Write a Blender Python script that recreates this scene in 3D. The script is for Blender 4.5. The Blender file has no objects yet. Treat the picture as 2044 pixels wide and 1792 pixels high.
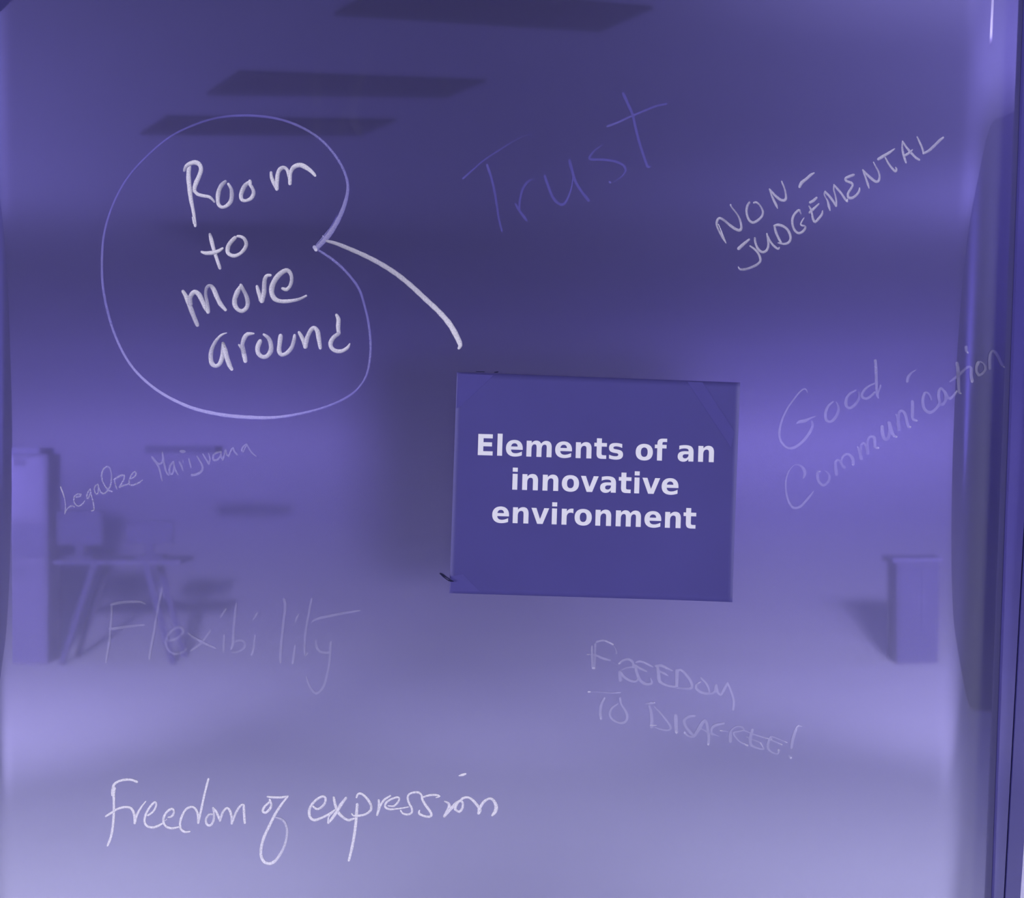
import bpy, bmesh, math, random
from mathutils import Vector

# ------------------------------------------------------------------ camera, light, exposure
SC = bpy.context.scene
COL = SC.collection
S = 0.2794 / 565.0          # metres per measured unit on the board (the letter sheet is 11 in wide)
F = 4000.0                  # focal length in the same units
D = F * S                   # distance camera - board
CZ = 1.5                    # camera height
YC = -D

cam = bpy.data.cameras.new('camera')
cam.sensor_fit = 'HORIZONTAL'; cam.sensor_width = 36.0
cam.lens = 36.0 * F / 2044.0
cam.clip_start = 0.01; cam.clip_end = 100
co = bpy.data.objects.new('camera', cam); COL.objects.link(co)
co.location = (0, YC, CZ); co.rotation_euler = (math.radians(90), 0, 0)
SC.camera = co

vs = SC.view_settings
SC.display_settings.display_device = 'sRGB'
vs.view_transform = 'Standard'; vs.look = 'None'; vs.exposure = 0.0; vs.gamma = 1.0
vs.use_curve_mapping = False
SC.cycles.use_adaptive_sampling = False; SC.cycles.max_bounces = 6; SC.cycles.diffuse_bounces = 3

w = bpy.data.worlds.new('world'); SC.world = w; w.use_nodes = True
w.node_tree.nodes['Background'].inputs[0].default_value = (0.5, 0.5, 0.7, 1)
w.node_tree.nodes['Background'].inputs[1].default_value = 0.0

def area(name, loc, rot, sx, sy, power, col=(1, 1, 1), spread=180):
    l = bpy.data.lights.new(name, 'AREA'); l.shape = 'RECTANGLE'; l.size = sx; l.size_y = sy
    l.energy = power; l.color = col; l.spread = math.radians(spread)
    o = bpy.data.objects.new(name, l); COL.objects.link(o)
    o.location = loc; o.rotation_euler = [math.radians(a) for a in rot]
    return o
def spot(name, loc, target, angle, power, col=(1, 1, 1), blend=1.0, r=0.15):
    l = bpy.data.lights.new(name, 'SPOT'); l.energy = power; l.color = col
    l.spot_size = math.radians(angle); l.spot_blend = blend; l.shadow_soft_size = r
    o = bpy.data.objects.new(name, l); COL.objects.link(o)
    o.location = loc
    o.rotation_euler = (Vector(target) - Vector(loc)).to_track_quat('-Z', 'Y').to_euler()
    return o

HALF, BACK, CEIL = 5.6, -19.0, 3.2
COVE = -12.6
# LIGHTS-BEGIN
# added unseen fills: two for the board wall, tinted spots for the mirrored room
spot('floor_fill', (1.8, -1, 3.0), (2.2, -9.0, 0), 70, 409.3, (0.97, 0.96, 1.0))
spot('floor_fill', (-1.6, -1, 3.0), (-2.2, -7.5, 0), 56, 1644.1, (0.97, 0.96, 1.0))
spot('floor_fill', (1.6, -1, 3.0), (2.2, -7.5, 0), 56, 1795.7, (0.97, 0.96, 1.0))
spot('floor_fill', (-1.6, -1, 3.0), (-2.5, -4.9, 0), 60, 681.3, (0.97, 0.96, 1.0))
spot('floor_fill', (0, -1.0, 3.0), (0, -5.5, 0), 70, 960.5, (0.97, 0.96, 1.0))
spot('ceiling_fill', (2.4, -3.0, 0.3), (1.9, -4.7, 3.2), 44, 3587.5, (0.9, 0.87, 1.0))  # added for the mirrored glow at the top right
area('side_fill', (-5.2, -1.5, 1.5), (90, 0, -74), 0.8, 1.6, 265.0, (1.0, 1.0, 1.0))
area('side_fill', (5.2, -1.5, 1.5), (90, 0, 74), 0.8, 1.6, 265.0, (1.0, 1.0, 1.0))
spot('ceiling_fill', (-4.6, -6.0, 0.3), (-4.0, -6.0, 3.2), 120, 1831.7, (0.72, 0.66, 1.0))
spot('ceiling_fill', (4.6, -6.0, 0.3), (4.0, -6.0, 3.2), 120, 3286.0, (0.72, 0.66, 1.0))
spot('ceiling_fill', (-4.6, -8.6, 0.3), (-4.0, -8.6, 3.2), 120, 1399.1, (0.72, 0.66, 1.0))
spot('ceiling_fill', (-4.6, -11.2, 0.3), (-4.0, -11.2, 3.2), 130, 1604.1, (0.72, 0.66, 1.0))
spot('ceiling_fill', (4.6, -11.2, 0.3), (4.0, -11.2, 3.2), 130, 3074.3, (0.72, 0.66, 1.0))
spot('wall_fill', (2.6, -1, 2.6), (4.2, -18, 0.9), 26, 7408.4, (0.78, 0.71, 1.0))
spot('wall_fill', (-2.6, -1, 2.0), (-5.0, -17.5, 2.5), 28, 1330.6, (0.78, 0.71, 1.0))
spot('wall_fill', (-1.6, -1, 2.6), (-2.2, -16, 0.2), 28, 1303.7, (0.78, 0.71, 1.0))
spot('wall_fill', (1.6, -1, 2.6), (2.2, -16, 0.2), 28, 7698.2, (0.78, 0.71, 1.0))
spot('wall_fill', (0, -1.0, 2.6), (0, -16.0, 0.0), 28, 7199.7, (0.78, 0.71, 1.0))
spot('wall_fill', (-2.0, -1, 2.8), (-4.2, -15.0, 0.1), 34, 19090.3, (0.78, 0.71, 1.0))
spot('wall_fill', (2.0, -1, 2.8), (4.2, -15.0, 0.1), 34, 15260.6, (0.78, 0.71, 1.0))
# LIGHTS-END

# ------------------------------------------------------------------ helpers
def tag(o, label=None, cat=None, group=None, kind=None):
    if label: o['label'] = label
    if cat: o['category'] = cat
    if group: o['group'] = group
    if kind: o['kind'] = kind
    return o
def link(name, me, mat=None, parent=None):
    o = bpy.data.objects.new(name, me); COL.objects.link(o)
    if mat and not me.materials: me.materials.append(mat)
    if parent:
        o.parent = parent
        o.matrix_parent_inverse = parent.matrix_basis.inverted()
    return o
def empty(name, loc):
    o = bpy.data.objects.new(name, None); COL.objects.link(o); o.location = loc
    o.empty_display_size = 0.05
    return o
def bm_box(bm, x0, x1, y0, y1, z0, z1):
    v = [bm.verts.new((x, y, z)) for x in (x0, x1) for y in (y0, y1) for z in (z0, z1)]
    for f in ((0, 1, 3, 2), (4, 6, 7, 5), (0, 4, 5, 1), (2, 3, 7, 6), (0, 2, 6, 4), (1, 5, 7, 3)):
        bm.faces.new([v[i] for i in f])
def box(name, b, mat, parent=None, bevel=0.0):
    bm = bmesh.new(); bm_box(bm, *b)
    bmesh.ops.recalc_face_normals(bm, faces=bm.faces)
    if bevel: bmesh.ops.bevel(bm, geom=bm.edges[:], offset=bevel, segments=2, profile=0.6, affect='EDGES')
    me = bpy.data.meshes.new(name); bm.to_mesh(me); bm.free()
    return link(name, me, mat, parent)
def prism(name, pts, y0, y1, mat, parent=None, bevel=0.0):
    """outline (x,z) extruded from y0 to y1"""
    bm = bmesh.new()
    a = [bm.verts.new((x, y0, z)) for x, z in pts]; b = [bm.verts.new((x, y1, z)) for x, z in pts]
    bm.faces.new(a); bm.faces.new(b[::-1]); n = len(pts)
    for i in range(n): bm.faces.new((a[i], b[i], b[(i + 1) % n], a[(i + 1) % n]))
    bmesh.ops.recalc_face_normals(bm, faces=bm.faces)
    if bevel: bmesh.ops.bevel(bm, geom=bm.edges[:], offset=bevel, segments=2, profile=0.6, affect='EDGES')
    me = bpy.data.meshes.new(name); bm.to_mesh(me); bm.free()
    return link(name, me, mat, parent)
def X(px): return (px - 1022.0) * S
def Z(py): return CZ - (py - 896.0) * S
def far(px, py, dist):
    """a point of the room that the board mirrors at (px, py), dist metres from the camera's mirror image"""
    return ((px - 1022.0) / F * dist, D - dist, CZ - (py - 896.0) / F * dist)

# ------------------------------------------------------------------ materials
def nmat(name):
    m = bpy.data.materials.new(name); m.use_nodes = True
    nt = m.node_tree; nt.nodes.clear()
    out = nt.nodes.new('ShaderNodeOutputMaterial')
    return m, nt, out
def noise(nt, scale, detail=3, coord='Object', stretch=None):
    tc = nt.nodes.new('ShaderNodeTexCoord'); n = nt.nodes.new('ShaderNodeTexNoise')
    n.inputs['Scale'].default_value = scale; n.inputs['Detail'].default_value = detail
    if stretch:
        mp = nt.nodes.new('ShaderNodeMapping'); mp.inputs['Scale'].default_value = stretch
        nt.links.new(tc.outputs[coord], mp.inputs[0]); nt.links.new(mp.outputs[0], n.inputs['Vector'])
    else: nt.links.new(tc.outputs[coord], n.inputs['Vector'])
    return n
def ramp(nt, src, lo, hi, a=0.3, b=0.7):
    r = nt.nodes.new('ShaderNodeMapRange')
    r.inputs['From Min'].default_value = a; r.inputs['From Max'].default_value = b
    r.inputs['To Min'].default_value = lo; r.inputs['To Max'].default_value = hi
    nt.links.new(src, r.inputs['Value']); return r
def matte(name, col, var=0.06, scale=8, rough=0.7, spec=0.2, bump=0.0, stretch=None):
    m, nt, out = nmat(name)
    p = nt.nodes.new('ShaderNodeBsdfPrincipled')
    p.inputs['Roughness'].default_value = rough; p.inputs['Specular IOR Level'].default_value = spec
    n = noise(nt, scale, 4, stretch=stretch)
    mix = nt.nodes.new('ShaderNodeMix'); mix.data_type = 'RGBA'
    mix.inputs['A'].default_value = [c * (1 - var) for c in col] + [1]
    mix.inputs['B'].default_value = [min(1, c * (1 + var)) for c in col] + [1]
    nt.links.new(n.outputs['Fac'], mix.inputs['Factor'])
    nt.links.new(mix.outputs['Result'], p.inputs['Base Color'])
    if bump:
        b = nt.nodes.new('ShaderNodeBump'); b.inputs['Strength'].default_value = bump; b.inputs['Distance'].default_value = 0.002
        nt.links.new(n.outputs['Fac'], b.inputs['Height']); nt.links.new(b.outputs[0], p.inputs['Normal'])
    nt.links.new(p.outputs[0], out.inputs[0])
    return m

A_ROUGH, B_SHARP = 0.28, 0.27
BASE = (0.012, 0.012, 0.018)
INKCOL = (1.0, 0.97, 0.86)
def enamel(name, ink=False, thin=False, base=BASE, a=A_ROUGH, b=B_SHARP):
    """glossy dark violet enamel: a diffuse body under a faintly hazy and a clear gloss"""
    m, nt, out = nmat(name)
    d = nt.nodes.new('ShaderNodeBsdfDiffuse')
    g1 = nt.nodes.new('ShaderNodeBsdfGlossy'); g1.inputs['Roughness'].default_value = 0.27
    g2 = nt.nodes.new('ShaderNodeBsdfGlossy'); g2.inputs['Roughness'].default_value = 0.025
    m1 = nt.nodes.new('ShaderNodeMixShader'); m1.inputs[0].default_value = a / (1 - b)
    m2 = nt.nodes.new('ShaderNodeMixShader'); m2.inputs[0].default_value = b
    nt.links.new(d.outputs[0], m1.inputs[1]); nt.links.new(g1.outputs[0], m1.inputs[2])
    nt.links.new(m1.outputs[0], m2.inputs[1]); nt.links.new(g2.outputs[0], m2.inputs[2])
    nt.links.new(m2.outputs[0], out.inputs[0])
    for g in (g1, g2): g.inputs['Color'].default_value = (1, 1, 1, 1)
    mix = nt.nodes.new('ShaderNodeMix'); mix.data_type = 'RGBA'
    if ink:
        at = nt.nodes.new('ShaderNodeAttribute'); at.attribute_name = 'ink_amount'
        n = noise(nt, 900, 3)
        r = ramp(nt, n.outputs['Fac'], 0.82, 1.12)
        mu = nt.nodes.new('ShaderNodeMath'); mu.operation = 'MULTIPLY'; mu.use_clamp = True
        nt.links.new(at.outputs['Fac'], mu.inputs[0]); nt.links.new(r.outputs[0], mu.inputs[1])
        nt.links.new(mu.outputs[0], mix.inputs['Factor'])
        mix.inputs['A'].default_value = (*base, 1); mix.inputs['B'].default_value = (*INKCOL, 1)
        # thick ink dulls the gloss a little
        r2 = ramp(nt, mu.outputs[0], b, 0.08, 0.3, 1.0)
        nt.links.new(r2.outputs[0], m2.inputs[0])
        r3 = ramp(nt, mu.outputs[0], a / (1 - b), 0.12, 0.3, 1.0)
        nt.links.new(r3.outputs[0], m1.inputs[0])
    else:
        n = noise(nt, 5, 5)
        mix.inputs['A'].default_value = [c * 0.9 for c in base] + [1]
        mix.inputs['B'].default_value = [c * 1.12 for c in base] + [1]
        nt.links.new(n.outputs['Fac'], mix.inputs['Factor'])
        n2 = noise(nt, 1400, 2)
        bp = nt.nodes.new('ShaderNodeBump'); bp.inputs['Strength'].default_value = 0.05; bp.inputs['Distance'].default_value = 0.0002
        nt.links.new(n2.outputs['Fac'], bp.inputs['Height'])
        nt.links.new(bp.outputs[0], g1.inputs['Normal'])
    nt.links.new(mix.outputs['Result'], d.inputs['Color'])
    if thin:                                   # thin ink lets the violet through, thick ink is white
        cr = nt.nodes.new('ShaderNodeValToRGB'); el = cr.color_ramp.elements
        st = [(0.0, base), (0.07, (0.09, 0.08, 0.33)), (0.14, (0.19, 0.17, 0.46)), (0.25, (0.36, 0.34, 0.58)), (0.42, (0.66, 0.63, 0.80)), (1.0, INKCOL)]
        while len(el) < len(st): el.new(0.5)
        for e, (t, c) in zip(el, st): e.position = t; e.color = (*c, 1)
        nt.links.new(mu.outputs[0], cr.inputs[0]); nt.links.new(cr.outputs[0], d.inputs['Color'])
    return m

M_board = enamel('violet_board_enamel')
M_ink = enamel('white_marker_ink', ink=True)
M_ink_thin = enamel('violet_white_marker_ink', ink=True, thin=True)
M_frame = enamel('violet_frame', base=(0.045, 0.038, 0.19), a=0.12, b=0.05)
M_frame2 = enamel('violet_frame_edge', base=(0.035, 0.03, 0.15), a=0.10, b=0.03)
M_streak_rod = matte('grey_violet_streak_rod', (0.30, 0.29, 0.40), rough=0.7, spec=0.0)
M_faintbox = matte('dim_violet_cabinet', (0.04, 0.034, 0.115), rough=0.8, spec=0.0)
M_capdark = matte('dark_corner_plastic', (0.045, 0.04, 0.14), rough=0.5)
M_wallwhite = matte('white_wall_paint', (0.82, 0.80, 0.92), var=0.03, scale=60, bump=0.4)
M_paper = matte('violet_paper', (0.076, 0.067, 0.232), var=0.10, scale=9, rough=0.65, spec=0.25, bump=0.15)
M_print = matte('white_print', (0.90, 0.895, 0.82), var=0.02, scale=200, rough=0.6)
M_tape = matte('clear_tape', (0.083, 0.073, 0.25), var=0.05, scale=30, rough=0.35, spec=0.4)
M_dark = matte('near_black_fibre', (0.012, 0.012, 0.05), rough=0.6)
M_panel = matte('dark_ceiling_panel', (0.015, 0.012, 0.03), rough=0.8, spec=0.0)
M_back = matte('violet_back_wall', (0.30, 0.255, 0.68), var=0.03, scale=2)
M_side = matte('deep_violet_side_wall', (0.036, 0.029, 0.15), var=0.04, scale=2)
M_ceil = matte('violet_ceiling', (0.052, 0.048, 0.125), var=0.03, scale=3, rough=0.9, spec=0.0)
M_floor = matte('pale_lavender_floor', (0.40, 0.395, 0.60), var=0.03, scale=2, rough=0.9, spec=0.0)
def falloff_paint(name, stops):
    """brightness falloff put into the wall colour, passing from the pale floor colour over violet to the ceiling colour"""
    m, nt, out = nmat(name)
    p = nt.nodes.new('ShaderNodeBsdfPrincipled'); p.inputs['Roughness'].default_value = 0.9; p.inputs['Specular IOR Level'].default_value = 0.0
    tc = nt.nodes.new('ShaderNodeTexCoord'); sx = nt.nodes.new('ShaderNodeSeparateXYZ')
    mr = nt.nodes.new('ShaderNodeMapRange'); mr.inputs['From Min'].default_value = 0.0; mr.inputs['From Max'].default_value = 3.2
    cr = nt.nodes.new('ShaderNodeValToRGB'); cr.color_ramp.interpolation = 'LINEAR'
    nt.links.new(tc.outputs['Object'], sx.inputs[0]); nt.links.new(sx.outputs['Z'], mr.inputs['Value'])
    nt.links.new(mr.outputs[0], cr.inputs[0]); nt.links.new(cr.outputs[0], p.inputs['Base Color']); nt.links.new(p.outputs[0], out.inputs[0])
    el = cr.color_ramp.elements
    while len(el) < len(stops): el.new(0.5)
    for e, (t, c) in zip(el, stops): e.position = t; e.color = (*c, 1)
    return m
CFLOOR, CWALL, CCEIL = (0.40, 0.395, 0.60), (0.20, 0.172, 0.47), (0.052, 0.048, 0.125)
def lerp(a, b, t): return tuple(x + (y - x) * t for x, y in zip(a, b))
M_cove = falloff_paint('painted_falloff_wall', [(0.0, CFLOOR), (0.015, lerp(CFLOOR, CWALL, 0.25)), (0.05, lerp(CFLOOR, CWALL, 0.5)), (0.13, lerp(CFLOOR, CWALL, 0.75)), (0.25, CWALL), (0.78, CWALL),
                                             (0.91, lerp(CWALL, CCEIL, 0.5)), (0.97, lerp(CWALL, CCEIL, 0.85)), (1.0, CCEIL)])  # tonal falloff painted into the far wall, smooths the mirrored seams
M_pale = matte('pale_violet_furniture', (0.075, 0.065, 0.185), rough=0.8, spec=0.0)
M_mid = matte('mid_violet_furniture', (0.06, 0.052, 0.16), rough=0.8, spec=0.0)
M_deep = matte('deep_violet_plastic', (0.042, 0.036, 0.125), rough=0.8, spec=0.0)

# ------------------------------------------------------------------ the room
T = 0.1
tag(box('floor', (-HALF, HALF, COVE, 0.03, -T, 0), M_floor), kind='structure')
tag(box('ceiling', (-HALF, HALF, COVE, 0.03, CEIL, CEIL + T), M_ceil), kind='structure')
# the far end of the room is one smooth cove from the floor up to the ceiling
def cove():
    N = 96; V = []; Fc = []; xs = (-HALF - T, HALF + T)
    prof = []
    for k in range(N + 1):
        a = -math.pi / 2 + math.pi * k / N
        prof.append((COVE + (BACK - COVE) * math.cos(a), CEIL / 2 + CEIL / 2 * math.sin(a)))
    for y, z in prof: V += [(xs[0], y, z), (xs[1], y, z)]
    for k in range(N): Fc.append((2 * k, 2 * k + 2, 2 * k + 3, 2 * k + 1))
    n0 = len(V)
    shell = prof + [(COVE, CEIL + T), (BACK - T, CEIL + T), (BACK - T, -T), (COVE, -T)]
    for y, z in shell: V += [(xs[0], y, z), (xs[1], y, z)]
    m = len(shell)
    Fc.append(tuple(n0 + 2 * i for i in range(m))); Fc.append(tuple(n0 + 2 * i + 1 for i in reversed(range(m))))
    for i in range(N, m): j = (i + 1) % m; Fc.append((n0 + 2 * i, n0 + 2 * j, n0 + 2 * j + 1, n0 + 2 * i + 1))
    me = bpy.data.meshes.new('wall_back'); me.from_pydata(V, [], Fc); me.update()
    for i, p in enumerate(me.polygons): p.use_smooth = i < N
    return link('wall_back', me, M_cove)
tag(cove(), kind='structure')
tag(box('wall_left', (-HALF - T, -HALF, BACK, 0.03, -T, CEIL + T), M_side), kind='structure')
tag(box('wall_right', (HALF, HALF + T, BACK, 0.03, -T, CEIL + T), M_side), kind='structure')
tag(box('wall_front', (-HALF - T, HALF + T, 0.03, 0.03 + T, -T, CEIL + T), M_wallwhite), kind='structure')

# ------------------------------------------------------------------ the board
def edge_r(py): return 2046.0 - py * (63.0 / 1792.0)        # where the sheet meets the right frame
def edge_l(py): return -9.0 + py * (7.0 / 1792.0)
TOP, BOT = -9.0, 1960.0
def sag(u, wid, ang):
    """how far the rolled edge falls back, u units from the edge"""
    if u >= wid: return 0.0
    t = 1 - u / wid
    return math.tan(math.radians(ang)) * wid * S * t * t * 0.5
def surf(px, py):
    t = min(1.2, max(0.0, 1 - (edge_r(py) - px) / 120.0))   # right edge: bends over half the band, then runs straight to the frame
    k = 0.5
    y = math.tan(math.radians(9.5 + 2.5 * max(0.0, py) / 1792.0)) * 120.0 * S * (t * t / (2 * k) if t < k else k / 2 + (t - k))
    y += sag(px - edge_l(py), 30.0, 7.0)
    return y
def P(px, py, lift=0.0): return (X(px), surf(px, py) - lift, Z(py))

board = empty('writing_board', (0, 0.02, Z(BOT)))
tag(board, 'large glossy violet writing board covered in white handwriting, rounded at its edges', 'board')
# sheet
def sheet():
    us = [0, 2, 5, 9, 14, 20, 27, 34] ; us2 = [0, 3, 7, 12, 18, 25, 33, 41, 50, 59, 68, 77, 86, 95, 104, 113, 122]
    vs_ = [TOP + v for v in (0, 3, 7, 12, 18, 25, 32, 39, 46)] + [TOP + 46 + (BOT - TOP - 46) * k / 24 for k in range(1, 25)]
    R = 40.0
    rows = []
    me = bpy.data.meshes.new('board_sheet'); V = []; Fc = []
    for py in vs_:
        xl, xr = edge_l(py), edge_r(py)
        # rounded upper corners
        cut = 0.0
        if py < TOP + R:
            dy = TOP + R - py; cut = R - math.sqrt(max(0, R * R - dy * dy))
        l0 = xl + cut; r0 = xr - (cut * 0.0)
        xs = [max(l0, xl + u) for u in us] + [xl + 34 + (xr - 122 - xl - 34) * k / 30 for k in range(1, 30)] + [r0 - u for u in reversed(us2)]
        xs = [max(x, l0 + 0.01 * i) for i, x in enumerate(xs)]
        rows.append(xs)
        for x in xs: V.append(P(x, py))
    n = len(rows[0])
    for j in range(len(vs_) - 1):
        for i in range(n - 1):
            a = j * n + i
            Fc.append((a, a + n, a + n + 1, a + 1))
    # back side skirt gives the sheet its thickness
    me.from_pydata(V, [], Fc); me.update()
    for p in me.polygons: p.use_smooth = True
    return me
link('board_sheet', sheet(), M_board, board)
# right frame: an inner strip, a groove and an outer strip, each leaning a little
def strip(name, f0, f1, y0, y1, mat, lab=None, py0=TOP - 6, py1=BOT):
    pts = []
    n = 2
    for k in range(n): py = py0 + (py1 - py0) * k / (n - 1); pts.append((X(f0(py)), Z(py)))
    for k in reversed(range(n)): py = py0 + (py1 - py0) * k / (n - 1); pts.append((X(f1(py)), Z(py)))
    o = prism(name, pts, y0, y1, mat, board, bevel=0.0004)
    if lab: o['label'] = lab
    return o
def f_in(py): return edge_r(py) + 0.5
def f_mid(py): return 2100.0 - py * 0.054
def f_out(py): return 2158.0 - py * 0.069
strip('frame_strip', f_in, f_mid, -0.0015, 0.024, M_frame, 'inner violet strip of the right frame')
strip('frame_strip', lambda p: f_mid(p) + 1.5, f_out, -0.0045, 0.028, M_frame2, 'outer darker strip of the right frame')
strip('frame_groove', lambda p: f_mid(p) - 0.5, lambda p: f_mid(p) + 2.0, 0.0, 0.02, M_capdark)
# left and top frame (just outside the sheet) and the dark corner cap
strip('frame_strip', lambda p: edge_l(p) - 40, lambda p: edge_l(p) + 0.5, 0.0045, 0.026, M_frame)
prism('frame_strip', [(X(-60), Z(TOP - 40)), (X(2140), Z(TOP - 40)), (X(2140), Z(TOP + 0.5)), (X(-60), Z(TOP + 0.5))], 0.0045, 0.026, M_frame, board)
prism('frame_strip', [(X(-60), Z(BOT - 0.5)), (X(2060), Z(BOT - 0.5)), (X(2060), Z(BOT + 40)), (X(-60), Z(BOT + 40))], -0.002, 0.026, M_frame, board)
cap = [(-49, -49), (60, -49), (34, -12), (23, 0), (17, 7), (10, 14), (0, 22), (-9, 28), (-49, 60)]
o = prism('corner_cap', [(X(a), Z(b)) for a, b in cap], -0.001, 0.02, M_capdark, board, bevel=0.0003)
o['label'] = 'dark cap on the upper left corner of the frame'
# back panel that carries the sheet
box('backing_panel', (X(-30), X(1970), 0.012, 0.029, Z(BOT), Z(TOP)), M_capdark, board)

# ------------------------------------------------------------------ handwriting
def spline(pts):
    out = []
    n = len(pts)
    if n == 1: return [pts[0]]
    if n == 2:
        a, b = pts
        return [tuple(a[k] + (b[k] - a[k]) * t / 6 for k in range(4)) for t in range(7)]
    for i in range(n - 1):
        p0 = pts[max(i - 1, 0)]; p1 = pts[i]; p2 = pts[i + 1]; p3 = pts[min(i + 2, n - 1)]
        L = math.hypot(p2[0] - p1[0], p2[1] - p1[1])
        m = max(3, min(14, int(L / 3.0)))
        for s in range(m + (1 if i == n - 2 else 0)):
            t = s / m; q = []
            for k in range(4):
                if k < 2:
                    q.append(0.5 * (2 * p1[k] + (p2[k] - p0[k]) * t + (2 * p0[k] - 5 * p1[k] + 4 * p2[k] - p3[k]) * t * t + (3 * p1[k] - p0[k] - 3 * p2[k] + p3[k]) * t ** 3))
                else: q.append(p1[k] + (p2[k] - p1[k]) * t)
            out.append(tuple(q))
    return out
class Ink:
    lift = 0.00006
    def __init__(s, seed=1):
        s.V = []; s.F = []; s.A = []; s.rnd = random.Random(seed)
    def stroke(s, pts, side):
        q = spline(pts)
        # drop doubles
        r = [q[0]]
        for p in q[1:]:
            if math.hypot(p[0] - r[-1][0], p[1] - r[-1][1]) > 0.25: r.append(p)
        q = r
        if len(q) < 2: q = [q[0], (q[0][0] + 0.8, q[0][1] + 0.3, q[0][2], q[0][3])]
        # round caps
        def cap(p, nx, last):
            dx, dy = p[0] - nx[0], p[1] - nx[1]; L = math.hypot(dx, dy) or 1
            dx /= L; dy /= L; rad = p[2] * 0.5
            return [(p[0] + dx * rad * a, p[1] + dy * rad * a, p[2] * math.sqrt(1 - a * a), p[3]) for a in (0.35, 0.65, 0.87, 0.985)]
        q = cap(q[0], q[1], 0)[::-1] + q + cap(q[-1], q[-2], 1)
        n = len(q); base = len(s.V)
        rows = (-1.0, -0.86, -0.45, 0.0, 0.45, 0.86, 1.0)
        s0 = s.rnd.uniform(0, 99)
        for i, p in enumerate(q):
            a = q[max(i - 1, 0)]; b = q[min(i + 1, n - 1)]
            dx, dy = b[0] - a[0], b[1] - a[1]; L = math.hypot(dx, dy) or 1
            nx, ny = -dy / L, dx / L
            wob = 1 + 0.06 * math.sin(i * 0.9 + s0) * s.rnd.uniform(0.3, 1)
            h = s.lift + i * 4e-8
            for k, rr in enumerate(rows):
                px, py = p[0] + nx * rr * p[2] * 0.5 * wob, p[1] + ny * rr * p[2] * 0.5 * wob
                # ink is thinner on the lower right side of each stroke
                upleft = nx * (-0.75) + ny * (-0.66)
                d = p[3] * (1 + side * rr * upleft * 0.45)
                if abs(rr) == 1.0: d = p[3] * 0.35
                elif abs(rr) == 0.86: d *= 0.85
                s.V.append(P(px, py, h)); s.A.append(max(0.0, min(1.0, d)))
        m = len(rows)
        for i in range(n - 1):
            for k in range(m - 1):
                a = base + i * m + k
                s.F.append((a, a + 1, a + m + 1, a + m))
        Ink.lift += 1.6e-6
    def build(s, name, label=None, parent=None, mat=None):
        me = bpy.data.meshes.new(name); me.from_pydata(s.V, [], s.F)
        at = me.attributes.new('ink_amount', 'FLOAT', 'POINT')
        at.data.foreach_set('value', s.A); me.update()
        # faces look at the viewer
        bm = bmesh.new(); bm.from_mesh(me)
        for f in bm.faces:
            f.normal_update()
            if f.normal.y > 0: f.normal_flip()
            f.smooth = False
        bm.to_mesh(me); bm.free()
        o = link(name, me, mat or M_ink, parent)
        if label: o['label'] = label
        return o
def word(crop, text, w0, d0, label, side=1.0, name='handwritten_word', extra=None, wmul=1.0, mat=None):
    ink = Ink(len(label))
    def run(crop, text, w0, d0):
        x0, y0, sc = crop
        for st in text.strip().split('\n'):
            st = st.strip()
            if not st: continue
            for seg in st.split('|'):
                pts = []
                for tok in seg.split():
                    v = [float(a) for a in tok.split(',')]
                    wd = v[2] if len(v) > 2 else w0
                    dd = v[3] if len(v) > 3 else d0
                    if mat is None: dd = max(dd * 1.6, 0.165) if dd < 0.3 else min(1.0, 0.48 + (dd - 0.3) * 1.0)
                    pts.append((x0 + v[0] / sc, y0 + v[1] / sc, wd / sc * wmul, dd))
                ink.stroke(pts, side)
    run(crop, text, w0, d0)
    for e in (extra or []): run(*e)
    return ink.build(name, label, board, mat)

A = (340, 300, 6.3875); B = (340, 520, 5.11); C = (180, 200, 2.555); DD = (590, 430, 5.524); E = (900, 160, 4.4435)
FF = (1400, 330, 7.792); G = (1640, 250, 7.8615); H = (1540, 700, 7.792); I = (1740, 670, 6.893); J = (1550, 880, 8.176)
K = (110, 860, 9.733); LL = (290, 860, 8.5167); MM = (190, 1160, 7.3); N = (430, 1170, 6.813); O = (1160, 1260, 6.0118)
PP = (1280, 1380, 6.0118); Q = (190, 1530, 6.194); R = (480, 1530, 6.813); SS = (740, 1530, 7.3)

word(A, '''
240,200,55 232,330,62 245,480,62 262,620,55 290,760,45 310,880,40 318,960,38
285,855,22 302,930,30
180,255,40,.4 205,200,50,.6 260,165,60 320,155,62 370,180,60 392,240,55 370,320,60 335,400,62 310,470,58 310,520,50 | 310,520,45 350,560,45 420,580,45 490,592,42 530,620,36,.6 560,655,28,.5
700,400,45,.4 650,450,60,.5 615,530,60,.6 605,620,55 615,690,48 660,725,42 720,705,50 770,650,58,.6 785,570,60,.5 775,490,45,.5 740,430,35
1020,400,40 960,440,60,.5 915,520,60,.6 900,590,55 920,635,45 970,640,42 1030,610,50 1062,550,55,.6 1050,490,45,.6 1010,430,40
1015,395,46 1018,425,46
1285,285,38 1290,340,45 1320,420,50 1358,490,45 | 1358,490,50 1360,400,55 1370,300,55 1400,240,58,.6 1450,220,50,.6 1490,250,45 1515,320,50 1525,380,50 1525,420,45 | 1525,420,50 1530,300,48 1560,230,58,.6 1610,195,62 1670,190,65 1740,225,60 1800,270,50 1845,320,34
''', 50, .8, 'word Room in thick white marker, top line inside the bubble')
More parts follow.
